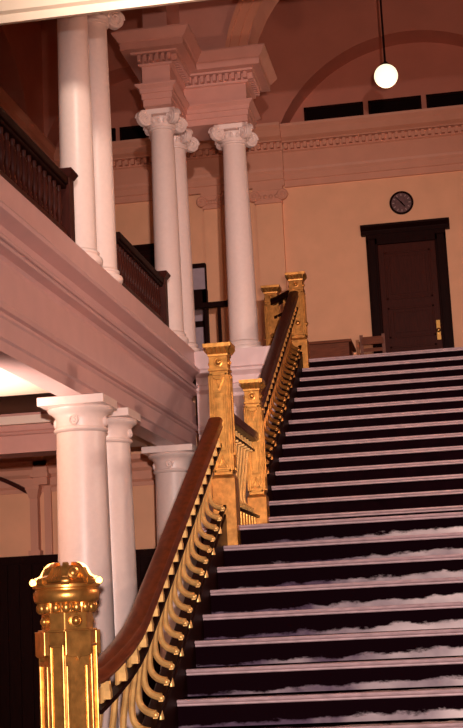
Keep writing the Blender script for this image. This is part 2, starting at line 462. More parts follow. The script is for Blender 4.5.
pts = [(XB + xof_low(y), y, zr_low(y)) for y in [10.49, 9.6, 8.7, 8.1, 7.9, 7.75, 7.6, 7.45, 7.3, 7.18]]
pts.append((-1.975, 7.08, zr_low(7.18) - .012))
flight('stair_balustrade', 7.16, 10.46, znl, pts, 'lower flight balustrade with mahogany handrail sweeping down to the big newel', xof_low, GOLDB, TL / 2, RAILW)
pts = [(XB, 12.36, znu(12.36) + RH), (XB, 14.3, znu(14.3) + RH), (XB, 16.36, znu(16.36) + RH)]
flight('stair_balustrade', 12.38, 16.34, znu, pts, 'upper flight balustrade with dark handrail climbing to the door level', lambda y: 0, GOLDD, TU / 2, DARKRAIL)
# level section across the landing
t = thing('stair_balustrade', (XB, 10.65, ZL), 'short level balustrade between the two gilded newels on the landing', 'balustrade', 'gilded stair balustrades')
m = MB(); m.sweep([(XN, 10.65, ZL + .875), (XN, 12.19, ZL + .875)], RAILSEC); m.build('handrail', DARKRAIL, t, smooth=True)
m = MB(); m.box(XN - .016, XN + .016, 10.65, 12.19, ZL + .745, ZL + .762); m.build('upper_fillet', DARKW, t)
m = MB(); m.box(XN - .02, XN + .03, 10.65, 12.19, ZL + .155, ZL + .175); m.build('bottom_rail', DARKW, t)
pr = None; pg = None
for k in range(10):
    y = 10.72 + .150 * k
    if pr is None:
        pr = baluster_mesh(.79, .20, .055, .0).build('baluster', GOLDB, t, smooth=True, keep=True); o = pr
        q = MB(); q.lathe([(.018, 0), (.018, .02), (.012, .09), (.016, .155)], 10); pg = q.build('peg', GOLD, t, smooth=True, keep=True); p2 = pg
    else:
        o = pr.copy(); COL.objects.link(o); o.parent = t
        p2 = pg.copy(); COL.objects.link(p2); p2.parent = t
    o.location = Vector((XN - .035, y, ZL)) - t.location
    p2.location = Vector((XN, y, ZL)) - t.location
# dark rail joining the two upper newels
t = thing('gallery_railing', (-2.0, 16.8, ZT), 'short dark railing joining the two gilded newels at the stair head', 'railing', 'gallery railings')
a, b = Vector((-1.86, 16.56, 0)), Vector((-2.17, 17.02, 0))
m = MB(); m.sweep([a + Vector((0, 0, ZT + .86)), b + Vector((0, 0, ZT + .86))], RAILSEC); m.build('handrail', DARKW, t)
m = MB(); m.sweep([a + Vector((0, 0, ZT + .66)), b + Vector((0, 0, ZT + .66))], [(-.015, -.015), (.015, -.015), (.015, .015), (-.015, .015)]); m.build('lower_rail', DARKW, t)
for k in range(3):
    p = a.lerp(b, (k + .5) / 3); q = MB(); q.box(p.x - .012, p.x + .012, p.y - .012, p.y + .012, ZT, ZT + .84); q.build('baluster', GOLDD, t)

# ------------------------------------------------------------------ gallery edge: fascia, soffit, floors
XG = -2.90
PROF = [(-3.00, 4.615), (-2.90, 4.615), (-2.90, 4.42), (-2.88, 4.41), (-2.845, 4.39), (-2.835, 4.37), (-2.845, 4.345), (-2.89, 4.33), (-2.95, 4.31), (-2.98, 4.27), (-2.98, 4.225), (-2.94, 4.205), (-2.885, 4.20), (-2.872, 4.185), (-2.885, 4.17), (-2.925, 4.165), (-2.895, 4.16), (-2.883, 4.145), (-2.895, 4.13), (-2.97, 4.12), (-2.99, 4.10), (-2.975, 4.045), (-2.955, 4.04), (-2.955, 3.785), (-2.93, 3.775), (-2.92, 3.75), (-2.935, 3.725), (-2.965, 3.715), (-2.965, 3.695), (-2.94, 3.69), (-2.945, 3.68), (-2.960, 3.67), (-2.960, 3.54), (-2.985, 3.53), (-2.985, 3.452), (-3.19, 3.452), (-3.19, 3.55), (-3.24, 3.56), (-3.24, 3.62)]
m = MB(); m.prism(PROF + [(-3.24, 4.615)], 'y', 4.8, 15.52)
struct(m.build('trim_1', MAUVE), 'long mauve moulded fascia of the gallery floor edge', 'fascia')
# return of the gallery edge under the corner column
CP = [(0, 4.60), (0, 4.40), (.03, 4.375), (.03, 4.345), (-.03, 4.30), (-.03, 4.22), (.0, 4.20), (.0, 4.15), (-.05, 4.11), (-.05, 3.75), (-.02, 3.70), (-.06, 3.66), (-.06, 3.46)]
m = MB()
x0, x1, yf, yb = -2.90, -1.94, 15.33, 16.35
rings = []
for o_, z in CP:
    rings.append([(x0, yf - o_, z), (x1 + o_, yf - o_, z), (x1 + o_, yb, z), (x0, yb, z)])
m.loft(rings)
struct(m.build('trim_2', PIERM), 'white moulded floor edge under the corner column', 'fascia')
m = MB(); m.box(-2.98, -2.02, 15.50, 16.3, 0, 3.47)
struct(m.build('wall_pier', PIERM), 'white pier behind the landing newels', 'pier')
XW = -6.3
m = MB(); m.box(XW, -2.96, 4.8, 21, 4.5, ZT - .005); m.box(-2.96, 2.4, 16.82, 21, 4.45, ZT); m.box(-2.96, -1.90, 16.35, 16.9, 4.45, ZT)
struct(m.build('floor_upper', FLOORM))
m = MB(); m.box(XW, 2.4, -3, 21, -.1, 0)
struct(m.build('floor', FLOORM))
# ceiling panels under the gallery, cross beams
m = MB(); m.box(XW, -3.22, 4.8, 11.25, 3.56, 3.64); m.box(XW, -3.22, 12.9, 15.3, 3.56, 3.64)
struct(m.build('ceiling_under_gallery', CREAM2))
m = MB(); m.box(XW, -3.22, 4.8, 17, 4.0, 4.1)
struct(m.build('ceiling_recess', MAUVE))
def crossbeam(n, y, z0, z1):
    p = [(y, z0), (y, z0 + .17), (y - .02, z0 + .18), (y - .03, z0 + .20), (y - .01, z0 + .22), (y - .01, z1 - .06), (y - .05, z1 - .03), (y - .06, z1), (y + .38, z1), (y + .38, z0)]
    m = MB(); m.prism(p, 'x', XW, -3.42)
    return struct(m.build(n, ENTAB), 'rose painted cross beam under the gallery', 'beam')
crossbeam('trim_3', 13.0, 3.29, 3.67)

# ------------------------------------------------------------------ walls
def arch_wall(m, x0, x1, z0, z1, y, thick, arches, seg=32):
    """wall in the x-z plane with segmental arch openings (cx, cz, R, zspring); depth to +y"""
    xs = x0; front = []
    for cx, cz, R, zs in arches:
        hw = math.sqrt(R * R - (zs - cz) ** 2)
        m.box(xs, cx - hw, y, y + thick, z0, z1)
        for k in range(seg):
            a0 = cx - hw + 2 * hw * k / seg; a1 = cx - hw + 2 * hw * (k + 1) / seg
            h0 = cz + math.sqrt(max(0, R * R - (a0 - cx) ** 2)); h1 = cz + math.sqrt(max(0, R * R - (a1 - cx) ** 2))
            m.add([(a0, y, h0), (a1, y, h1), (a1, y, z1), (a0, y, z1), (a0, y + thick, h0), (a1, y + thick, h1), (a1, y + thick, z1), (a0, y + thick, z1)],
                  [(0, 1, 2, 3), (4, 7, 6, 5), (0, 4, 5, 1), (2, 6, 7, 3)])
        xs = cx + hw
    m.box(xs, x1, y, y + thick, z0, z1)
    return m
ZC0, ZC1 = 8.19, 9.15
m = MB(); m.box(XW - .6, 2.4, 21, 21.3, 0, ZC1)
struct(m.build('wall_back', WALL))
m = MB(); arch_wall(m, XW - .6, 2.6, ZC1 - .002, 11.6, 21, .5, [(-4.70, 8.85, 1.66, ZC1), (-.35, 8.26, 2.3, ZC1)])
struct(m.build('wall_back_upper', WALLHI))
m = MB(); m.box(XW - .6, 2.6, 21.5, 21.7, 9.0, 11.6)
struct(m.build('wall_lunette', WALL if False else WALLHI))
k_ = 0
for xa, xb in ((-5.62, -5.22), (-5.14, -4.62), (-4.54, -3.95), (-2.08, -1.125), (-1.043, -.198), (-.118, .74), (.82, 1.6)):
    k_ += 1
    m = MB(); fr = .035
    for q in ((xa, xa + fr, 9.16, 9.64), (xb - fr, xb, 9.16, 9.64), (xa, xb, 9.60, 9.64), (xa, xb, 9.16, 9.30)): m.box(q[0], q[1], 21.44, 21.5, q[2], q[3])
    w = struct(m.build('window_%d' % k_, DARKW), 'low dark transom opening in the lunette above the cornice', 'window')
    m = MB(); m.box(xa + .01, xb - .01, 21.47, 21.49, 9.2, 9.62); m.build('pane', BLACK, w)
# entablature along the back wall: moulded architrave, frieze, dentils, cornice
def entab_prof(d0):
    return [(d0 + .00, ZC0), (d0 + .05, ZC0), (d0 + .05, ZC0 + .10), (d0 + .07, ZC0 + .11), (d0 + .07, ZC0 + .20), (d0 + .10, ZC0 + .24), (d0 + .11, ZC0 + .28), (d0 + .05, ZC0 + .30), (d0 + .05, ZC0 + .56), (d0 + .08, ZC0 + .575),
            (d0 + .03, ZC0 + .585), (d0 + .03, ZC0 + .70), (d0 + .13, ZC0 + .705), (d0 + .14, ZC0 + .72), (d0 + .22, ZC0 + .76), (d0 + .22, ZC0 + .86), (d0 + .27, ZC0 + .92), (d0 + .28, ZC1), (d0 - .01, ZC1)]
def dentils(m, x0, x1, yf, z, w=.05, gap=.05, h=.085, d=.07):
    n = int((x1 - x0) / (w + gap))
    for k in range(n):
        a = x0 + (k + .5) * (x1 - x0) / n - w / 2
        m.box(a, a + w, yf - d, yf + .01, z, z + h)
m = MB()
m.prism([(21 - d, z) for d, z in entab_prof(0)], 'x', -2.40, 2.4); dentils(m, -2.40, 2.4, 20.96, ZC0 + .61)
m.prism([(21 - d, z) for d, z in entab_prof(.10)], 'x', -3.95, -2.40); dentils(m, -3.95, -2.40, 20.86, ZC0 + .61)
m.prism([(21 - d, z) for d, z in entab_prof(0)], 'x', XW, -3.95); dentils(m, XW, -3.95, 20.96, ZC0 + .61)
struct(m.build('trim_4', TRIMT), 'long dentilled cornice across the back wall', 'cornice')

def volute(m, M, R=.075, th=.05, turns=2.0):
    """scroll disc lying in local x-z plane, axis y, with a raised spiral on both faces"""
    m.lathe([(.001, -th / 2), (R * .92, -th / 2), (R, -th / 2 + .008), (R, th / 2 - .008), (R * .92, th / 2), (.001, th / 2)], 24, M @ Matrix.Rotation(PI / 2, 4, 'X'))
    for sgn in (-1, 1):
        path = []; sc = []
        for i in range(40):
            f = i / 39; a = turns * 2 * PI * f; r = R * (1 - .86 * f)
            path.append((r * math.cos(a), sgn * th / 2, r * math.sin(a))); sc.append(1 - .5 * f)
        m.sweep(path, circ(R * .13, 6), up=Vector((0, 1, 0)), scales=sc, M=M)
        m.ball((0, sgn * th / 2, 0), R * .2, M, 10)
    return m
# pilasters on the back wall
for xa, xb, nm in ((-3.70, -3.43, 'trim_5'), (-2.87, -2.46, 'trim_6')):
    m = MB(); m.box(xa, xb, 20.90, 21.0, ZT, 7.93); m.box(xa - .03, xb + .03, 20.86, 21, ZT, ZT + .25)
    o = struct(m.build(nm, WALL), 'flat pilaster with scrolled capital on the back wall', 'pilaster')
    c = MB(); c.box(xa - .03, xb + .03, 20.84, 21, 8.13, 8.19); c.box(xa - .01, xb + .01, 20.86, 21, 7.93, 7.98); c.box(xa, xb, 20.85, 21, 7.98, 8.13)
    for x in (xa - .02, xb + .02): volute(c, T(x, 20.86, 8.05), .085, .07)
    for q in range(4): c.ball((xa + .07 + q * (xb - xa - .14) / 3, 20.85, 8.03), .035, None, 10)
    c.build('capital', TRIMT, o)
# left wall with arched head
m = MB(); m.box(XW - .3, XW, 4.8, 21, 0, ZC1)
struct(m.build('wall_left', WALL))
m = MB()
wl = MB(); arch_wall(wl, -21.3, -4.8, ZC1 - .002, 11.6, 0, .5, [(-18.62, 8.85, 1.66, ZC1), (-14.9, 8.85, 1.66, ZC1), (-11.2, 8.85, 1.66, ZC1)])
# local x -> -world y, local y -> -world x
wl.v = [(XW - p[1], -p[0], p[2]) for p in wl.v]
struct(wl.build('wall_left_upper', WALLHI))
m = MB(); m.box(XW - .7, XW - .5, 4.8, 21.5, 9, 11.6)
struct(m.build('wall_left_lunette', CEIL))
m = MB(); m.prism([(XW + d, z) for d, z in entab_prof(0)], 'y', 4.8, 20.98)
struct(m.build('trim_7', TRIMT), 'cornice running along the left gallery wall', 'cornice')
m = MB(); m.box(2.4, 2.7, 4.8, 21.3, 0, 11.6)
struct(m.build('wall_right', WALL))
m = MB(); m.box(XW - .7, 2.7, 4.8, 21.7, 11.5, 11.7)
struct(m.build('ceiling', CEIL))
# ground floor wall under the gallery
m = MB(); m.box(XW, -2.9, 17, 17.2, 0, 4.5)
struct(m.build('wall_under_gallery', WALL))
m = MB(); p = [(17.0, 3.28), (16.97, 3.28), (16.97, 3.33), (16.94, 3.36), (16.94, 3.46), (16.90, 3.50), (16.88, 3.56), (16.80, 3.60), (16.80, 3.66), (17.0, 3.66)]
m.prism(p, 'x', XW, -2.9)
struct(m.build('trim_8', TRIMT), 'cornice on the ground floor wall under the gallery', 'cornice')
m = MB(); m.box(XW, -2.9, 16.93, 17, 0, 2.40); m.box(XW, -2.9, 16.90, 17, 2.40, 2.49)
for k in range(22):
    x = XW + .1 + k * .155
    m.box(x, x + .035, 16.91, 16.95, 0, 2.38)
struct(m.build('wainscot_wall', DARKW), 'tall dark wood panelling on the ground floor wall', 'wainscot')
m = MB(); m.box(-5.375, -5.275, 16.88, 17, 2.49, 3.20); m.box(-5.40, -5.25, 16.86, 17, 2.49, 2.55); m.frustum(.10, .12, 3.20, .17, .2, 3.31, T(-5.325, 16.92, 0)); m.box(-5.415, -5.235, 16.82, 17, 3.31, 3.36)
struct(m.build('trim_9', TRIMT), 'slim pilaster on the ground floor wall above dark panelling', 'pilaster')
m = MB(); m.box(-5.21, -5.12, 16.95, 17, 2.49, 3.36); m.box(-5.30, -5.12, 16.80, 17, 3.36, 3.66); m.box(-5.33, -5.10, 16.76, 17, 3.45, 3.50)
struct(m.build('trim_10', TRIMT), 'narrow strip and bracket beside the slim pilaster on ground floor', 'pilaster')
m = MB()
ring = []
for k in range(13):
    a = math.radians(40 + 50 * k / 12); R1, R2 = 2.15, 2.20
    cx, cz = -6.6, 1.47
    ring.append(((cx + R1 * math.cos(a), cz + R1 * math.sin(a)), (cx + R2 * math.cos(a), cz + R2 * math.sin(a))))
ring = [r for r in ring if r[0][0] < -5.40 and r[0][0] > XW]
poly = [r[0] for r in ring] + [r[1] for r in reversed(ring)]
m.prism(poly, 'y', 16.85, 17.0)
struct(m.build('trim_11', DARKRAIL), 'curved arch moulding on the ground floor wall', 'arch')

# ------------------------------------------------------------------ columns
def ionic(loc, R0, R1, H, label, first=None):
    if first: return copy_thing(first, loc, label, 'white ionic columns upstairs')
    t = thing('ionic_column', loc, label, 'column', 'white ionic columns upstairs')
    m = MB()
    m.lathe([(R0, .13)] + [(R0 + (R1 - R0) * f ** 1.6, .13 + (H - .35) * f) for f in [i / 12 for i in range(13)]] + [(R1 + .022, H - .215), (R1 + .026, H - .20), (R1 + .018, H - .188), (R1 - .01, H - .18)], 40)
    m.build('shaft', CREAM, t, smooth=True, keep=True)
    m = MB(); m.lathe([(R0 + .032, 0), (R0 + .046, .018), (R0 + .050, .042), (R0 + .044, .064), (R0 + .012, .074), (R0 + .012, .09), (R0 + .022, .10), (R0 + .022, .115), (R0, .135)], 40)
    m.build('base', CREAM, t, smooth=True, keep=True)
    m = MB(); m.lathe([(R1 + .005, H - .19), (R1 + .02, H - .17), (R1 + .045, H - .12), (R1 + .05, H - .08), (R1, H - .04)], 32)
    for k in range(16):
        a = 2 * PI * k / 16; m.ball(((R1 + .03) * math.cos(a), (R1 + .03) * math.sin(a), H - .125), .026, None, 8, 1.3)
    w = R1 + .055
    m.frustum(2 * w - .02, 2 * w - .02, H - .05, 2 * w + .02, 2 * w + .02, H)
    c = m.build('capital', CREAM, t, smooth=True, keep=True)
    for k in range(4):
        v = MB(); volute(v, Rz(PI / 4 + k * PI / 2) @ T(R1 + .105, 0, H - .095), .092, .07)
        v.build('volute', CREAM, c, smooth=True, keep=True)
    return t
HU = 2.69; XC = -3.08
c0 = ionic((XC, 11.22, ZT), .150, .130, HU, 'white upstairs column nearest the viewer, beside the near gallery railing post')
ionic((XC, 11.92, ZT), 0, 0, 0, 'white upstairs column directly behind the nearest one of its pair', c0)
ionic((XC, 14.92, ZT), 0, 0, 0, 'white upstairs column behind the far post of the second gallery railing', c0)
ionic((XC, 15.62, ZT), 0, 0, 0, 'white upstairs column half hidden in the pair near the corner', c0)
c4 = ionic((-2.37, 15.66, 4.60), .168, .135, HU + .02, 'single white upstairs column on a moulded block above the landing newels')

def doric(loc, label, first=None):
    if first: return copy_thing(first, loc, label, 'white doric columns on the ground floor')
    t = thing('doric_column', loc, label, 'column', 'white doric columns on the ground floor')
    R0, R1 = .232, .203
    m = MB(); m.lathe([(R0, .16)] + [(R0 + (R1 - R0) * f ** 1.5, .16 + (3.18 - .16) * f) for f in [i / 12 for i in range(13)]], 48)
    m.build('shaft', CREAM, t, smooth=True, keep=True)
    m = MB(); m.box(-.32, .32, -.32, .32, 0, .08); m.lathe([(R0 + .06, .08), (R0 + .075, .11), (R0 + .06, .14), (R0 + .01, .165)], 40)
    m.build('base', CREAM, t, smooth=True, keep=True)
    m = MB(); m.lathe([(R1, 3.17), (R1 + .016, 3.18), (R1 + .022, 3.193), (R1 + .016, 3.208), (R1 - .002, 3.215), (R1, 3.275), (R1 + .010, 3.305), (R1 + .034, 3.332), (R1 + .060, 3.345), (R1 + .070, 3.365), (R1 + .058, 3.384), (R1, 3.386)], 48)
    c = m.build('capital', CREAM, t, smooth=True, keep=True)
    for k in range(4):
        v = MB(); M = Rz(k * PI / 2) @ T(0, -R1 + .002, 3.262) @ Matrix.Rotation(PI / 2, 4, 'X')
        v.lathe([(.042, -.02), (.042, .014), (.034, .022), (.026, .010), (.018, .010), (.013, .022), (.001, .026)], 18, M)
        v.build('rosette', CREAM, c, smooth=True, keep=True)
    m = MB(); m.box(-.285, .27, -.285, .18, 3.382, 3.452); m.build('abacus', CREAM, t, bevel=.004, keep=True)
    return t
d0 = doric((XC, 11.10, 0), 'white ground floor column nearest the viewer, behind the large gilded newel')
doric((XC, 11.95, 0), 'white ground floor column just behind the nearest one of its pair', d0)
doric((XC, 14.78, 0), 'white ground floor column partly hidden by the lower handrail', d0)

# ------------------------------------------------------------------ entablature over the upper columns
def block(m, x0, x1, y0, y1, prof):
    rings = [[(x0 - d, y0 - d, z), (x1 + d, y0 - d, z), (x1 + d, y1 + d, z), (x0 - d, y1 + d, z)] for d, z in prof]
    return m.loft(rings)
ZE = ZT + HU
EP = [(-.02, ZE), (.00, ZE), (.00, ZE + 0.070), (.015, ZE + 0.075), (.015, ZE + 0.140), (.03, ZE + 0.145), (.03, ZE + 0.190), (.075, ZE + 0.225), (.075, ZE + 0.245), (.0, ZE + 0.255), (.0, ZE + 0.460), (.03, ZE + 0.470), (.04, ZE + 0.490), (.02, ZE + 0.495), (.02, ZE + 0.580), (.10, ZE + 0.585), (.11, ZE + 0.605), (.20, ZE + 0.610), (.20, ZE + 0.690), (.215, ZE + 0.700), (.25, ZE + 0.750), (.28, ZE + 0.790), (.28, ZE + 0.810), (-.02, ZE + 0.820)]
def block_dentils(m, x0, x1, y0, y1):
    n = max(3, int((x1 - x0 + .09) / .068)); z0, z1 = ZE + .50, ZE + .575
    for k in range(n):
        a = x0 - .045 + (k + .5) * (x1 - x0 + .09) / n; m.box(a - .019, a + .019, y0 - .09, y0 - .01, z0, z1)
    n = int((y1 - y0 + .09) / .068)
    for k in range(n):
        a = y0 - .045 + (k + .5) * (y1 - y0 + .09) / n; m.box(x1 + .01, x1 + .09, a - .019, a + .019, z0, z1)
m = MB(); block(m, -3.22, -2.90, 14.62, 15.95, EP); block_dentils(m, -3.22, -2.90, 14.62, 15.95)
struct(m.build('trim_12', ENTAB), 'dentilled entablature block on the far pair of upstairs columns', 'entablature')
m = MB(); block(m, -2.93, -2.16, 15.42, 15.95, EP); block_dentils(m, -2.80, -2.16, 15.42, 15.95)
struct(m.build('trim_13', ENTAB), 'dentilled entablature block on the single corner column', 'entablature')
m = MB(); block(m, -3.22, -2.90, 10.95, 12.25, EP)
struct(m.build('trim_14', ENTAB), 'entablature block on the near pair of upstairs columns', 'entablature')
ZP = ZE + .815
m = MB(); m.box(-3.20, -2.92, 14.66, 15.95, ZP, 11.5); m.box(-3.20, -2.92, 10.98, 12.2, ZP, 11.5)
struct(m.build('wall_arcade', ENTAB), 'piers rising above the entablature blocks', 'pier')
# big arch across the stair hall springing from the corner entablature
m = MB()
acx, acz, AR = -.38, 7.85, 1.79
arch_wall(m, -2.93, 2.4, ZP - .002, 11.5, 15.45, .48, [(acx, acz, AR, ZP)])
struct(m.build('wall_arch', ENTAB))
m = MB()
hw0 = math.asin((ZP - acz) / AR)
for (r0, r1, d) in ((AR + .0, AR + .09, .03), (AR + .09, AR + .19, .055), (AR + .19, AR + .24, .08)):
    rr = []
    for k in range(41):
        a = PI - hw0 - (PI - 2 * hw0) * k / 40
        c, s_ = math.cos(a), math.sin(a)
        rr.append([(acx + r0 * c, 15.45, acz + r0 * s_), (acx + r1 * c, 15.45, acz + r1 * s_), (acx + r1 * c, 15.45 - d, acz + r1 * s_), (acx + r0 * c, 15.45 - d, acz + r0 * s_)])
    m.loft(rr)
struct(m.build('trim_15', TRIMT), 'moulded ring of the arch over the stair hall', 'arch')
# near beam above the viewer
m = MB(); p = [(a + 1.25, b + .60) for a, b in [(8.95, 5.83), (8.95, 5.90), (8.92, 5.92), (8.92, 6.06), (8.88, 6.09), (8.88, 7.4), (9.3, 7.4), (9.3, 6.05), (9.05, 5.86)]]
m.prism(p, 'x', XW, 2.4)
struct(m.build('trim_16', CREAM2), 'bright white beam crossing above the viewer', 'beam')

# ------------------------------------------------------------------ gallery railings
def gallery_railing(y0, y1, label, pitch=.125):
    X = -3.0; zb = ZT
    t = thing('gallery_railing', (X, y0, zb), label, 'railing', 'gallery railings')
    m = MB(); m.box(X - .055, X + .055, y0, y1, zb + .48, zb + .55); m.box(X - .04, X + .04, y0, y1, zb + .45, zb + .48); m.build('top_rail', DARKW, t, bevel=.01)
    m = MB(); m.box(X - .04, X + .04, y0, y1, zb + .04, zb + .10); m.build('bottom_rail', REDW, t, bevel=.006)
    for yp in (y1,):
        m = MB(); m.box(X - .065, X + .065, yp - .13, yp, zb, zb + .55)
        m.frustum(.14, .14, .55, .20, .20, .60, T(X, yp - .065, zb)); m.frustum(.20, .20, .60, .18, .18, .62, T(X, yp - .065, zb))
        m.build('post', REDW, t, bevel=.004)
    n = int((y1 - y0 - .2) / pitch); pr = None
    for k in range(n):
        y = y0 + .03 + (k + .5) * (y1 - y0 - .19) / n
        if pr is None:
            q = MB(); q.lathe([(.022, .09), (.022, .15), (.013, .17), (.026, .23), (.030, .28), (.018, .40), (.013, .40), (.020, .42), (.020, .46)], 10); pr = q.build('baluster', REDW, t, smooth=True, keep=True); o = pr
        else: o = pr.copy(); COL.objects.link(o); o.parent = t
        o.location = (0, y - y0, 0)
    return t
gallery_railing(7.2, 10.58, 'dark reddish wood gallery railing left of the nearest upstairs columns')
gallery_railing(12.15, 14.16, 'dark reddish wood gallery railing between the two pairs of upstairs columns', .10)
# slender dark railing further back
t = thing('gallery_railing', (-3.2, 19.0, ZT), 'dark slender railing in front of the lilac window far back', 'railing', 'gallery railings')
m = MB(); m.sweep([(-3.75, 19.0, 5.96), (-3.10, 19.0, 5.96), (-3.03, 19.0, 5.99), (-3.0, 19.0, 6.08)], [(-.035, -.05), (.035, -.05), (.035, .05), (-.035, .05)], up=Vector((0, 1, 0))); m.build('top_rail', DARKW, t)
for x in (-3.62, -3.40, -3.21, -3.0):
    q = MB(); q.box(x - .022, x + .022, 18.98, 19.02, ZT, 5.92); q.build('baluster', DARKW, t)

# ------------------------------------------------------------------ doors, window, clock, lamp, furniture
def door(n, xa, xb, ztop, label, yw=21.0):
    cw = .17
    t = bpy.data.objects.new(n, None); COL.objects.link(t); t.location = ((xa + xb) / 2, yw, ZT); struct(t, label, 'door')
    m = MB()
    for q in ((xa, xa + cw), (xb - cw, xb)):
        m.box(q[0], q[1], yw - .10, yw, ZT, ztop - .20); m.box(q[0] + .03, q[1] - .03, yw - .13, yw - .10, ZT, ztop - .22)
    m.box(xa, xb, yw - .10, yw, ztop - .30, ztop - .12)
    m.prism([(yw, ztop - .14), (yw - .12, ztop - .14), (yw - .12, ztop - .08), (yw - .20, ztop - .03), (yw - .20, ztop), (yw, ztop)], 'x', xa - .07, xb + .07)
    m.build('casing', DARKW, t, bevel=.006)
    la, lb = xa + cw, xb - cw; zt_ = ztop - .30
    m = MB(); m.box(la, lb, yw - .05, yw, ZT, zt_)
    hp = (zt_ - ZT)
    for f0, f1 in ((.05, .36), (.41, .60), (.65, .95)):
        for q0, q1 in ((.10, .90),):
            x0_, x1_ = la + (lb - la) * q0, la + (lb - la) * q1; z0_, z1_ = ZT + hp * f0, ZT + hp * f1; e = .03
            m.box(x0_, x1_, yw - .065, yw - .05, z0_, z0_ + e); m.box(x0_, x1_, yw - .065, yw - .05, z1_ - e, z1_)
            m.box(x0_, x0_ + e, yw - .065, yw - .05, z0_, z1_); m.box(x1_ - e, x1_, yw - .065, yw - .05, z0_, z1_)
            m.box(x0_ + .08, x1_ - .08, yw - .062, yw - .05, z0_ + .08, z1_ - .08)
    lf = m.build('leaf', LEAF, t, bevel=.004)
    m = MB(); x = lb - .045; m.box(x - .028, x + .028, yw - .072, yw - .05, ZT + .95, ZT + 1.25); m.ball((x, yw - .11, ZT + 1.09), .035); m.lathe([(.012, 0), (.012, .05)], 10, T(x, yw - .06, ZT + 1.09) @ Matrix.Rotation(PI / 2, 4, 'X'))
    m.build('handle', BRASS, lf, smooth=True)
    return t
door('door_1', -1.195, .02, 7.42, 'tall dark wooden door at the head of the stairs below the clock')
door('door_2', -5.75, -4.52, 7.44, 'dark doorway seen behind the second gallery railing')
# window
t = bpy.data.objects.new('window_8', None); COL.objects.link(t); t.location = (-4.0, 20.95, 5.6); struct(t, 'tall dark framed window with lilac panes behind the far railing', 'window')
m = MB(); xa, xb = -4.25, -3.71
m.box(xa, xb, 20.84, 20.99, 5.45, 5.55); m.box(xa, xb, 20.84, 20.99, 6.99, 7.06); m.box(xa, xa + .05, 20.84, 20.99, 5.5, 7.0); m.box(xb - .012, xb, 20.84, 20.99, 6.62, 7.0); m.box(xb - .06, xb + .015, 20.82, 20.99, 5.45, 6.63)
m.box(xa, xb, 20.82, 20.99, 6.34, 6.64); m.box(xa, xb, 20.83, 20.99, 6.05, 6.14); m.build('frame', DARKW, t)
for z0, z1 in ((5.55, 6.05), (6.14, 6.34), (6.64, 6.99)):
    m = MB(); m.box(xa + .04, xb - .008, 20.87, 20.98, z0, z1); m.build('pane', PANE, t)
# clock
t = thing('wall_clock', (-.613, 20.97, 7.765), 'small round dark faced clock on the wall above the door', 'clock')
MR = T(-.613, 21.0, 7.765) @ Matrix.Rotation(PI / 2, 4, 'X')
m = MB(); m.lathe([(.160, 0), (.182, .005), (.186, .03), (.178, .05), (.164, .052), (.158, .035), (.150, .03)], 48, MR); m.build('rim', DARKW, t, smooth=True)
m = MB(); m.lathe([(.162, .01), (.162, .032), (.001, .033)], 48, MR); m.build('face', CLOCKF, t)
for k in range(12):
    a = k * PI / 6; m = MB(); m.box(-.007, .007, .108, .140, .030, .0345, MR @ Rz(-a)); m.build('hour_mark', CLOCKP, t)
for nm, ang, ln, w in (('minute_hand', -42, .135, .010), ('hour_hand', 142, .085, .014)):
    m = MB(); m.prism([(-w, -.02), (w, -.02), (w * .4, ln), (-w * .4, ln)], 'z', .035, .039, MR @ Rz(math.radians(-ang))); m.build(nm, BLACK, t)
# pendant globe
t = thing('pendant_lamp', (-.575, 17.0, 8.287), 'glowing white globe lamp hanging on a dark rod before the arch', 'lamp')
m = MB(); m.ball((-.575, 17.0, 8.287), .150, None, 32)
m2 = MB(); pr = [(max(.001, .150 * math.sin(PI * i / 24)), -.150 * math.cos(PI * i / 24)) for i in range(25)]; m2.lathe(pr, 36, T(-.575, 17.0, 8.287)); m2.build('globe', GLOBE, t, smooth=True)
m = MB(); m.lathe([(.055, .140), (.055, .155), (.035, .175), (.014, .20), (.011, 3.21)], 14, T(-.575, 17.0, 8.287)); m.build('rod', ROD, t, smooth=True)
m = MB(); m.lathe([(.02, 3.14), (.09, 3.18), (.10, 3.213)], 18, T(-.575, 17.0, 8.287)); m.build('ceiling_rose', ROD, t, smooth=True)
# table and chair at the head of the stairs
t = thing('side_table', (-1.70, 19.45, ZT), 'brown wooden table left of the door at the stair head', 'table')
m = MB(); m.box(-2.05, -1.38, 19.0, 19.85, ZT + .66, ZT + .70); m.build('tabletop', TANW, t, bevel=.006)
m = MB(); m.box(-2.0, -1.43, 19.05, 19.8, ZT + .34, ZT + .66); m.build('apron', TANW, t)
for x in (-1.98, -1.45):
    for y in (19.08, 19.77):
        m = MB(); m.frustum(.045, .045, 0, .06, .06, .66, T(x, y, ZT)); m.build('leg', TANW, t)
t = thing('wooden_chair', (-1.10, 19.7, ZT), 'light brown wooden chair with its back to the stairs in front of the door', 'chair')
for x in (-1.27, -.96):
    m = MB(); m.sweep([(x, 19.52, ZT), (x, 19.50, ZT + .45), (x, 19.44, ZT + .82)], [(-.022, -.018), (.022, -.018), (.022, .018), (-.022, .018)], up=Vector((0, 1, 0))); m.build('rear_leg', TANW, t)
    m = MB(); m.frustum(.035, .035, 0, .042, .042, .43, T(x, 19.88, ZT)); m.build('front_leg', TANW, t)
m = MB(); m.box(-1.27, -.96, 19.43, 19.455, ZT + .68, ZT + .79); m.build('backrest', TANW, t, bevel=.004)
m = MB(); m.box(-1.27, -.96, 19.465, 19.485, ZT + .58, ZT + .63); m.build('back_slat', TANW, t)
m = MB(); m.box(-1.30, -.93, 19.48, 19.92, ZT + .42, ZT + .46); m.build('seat', TANW, t, bevel=.008)

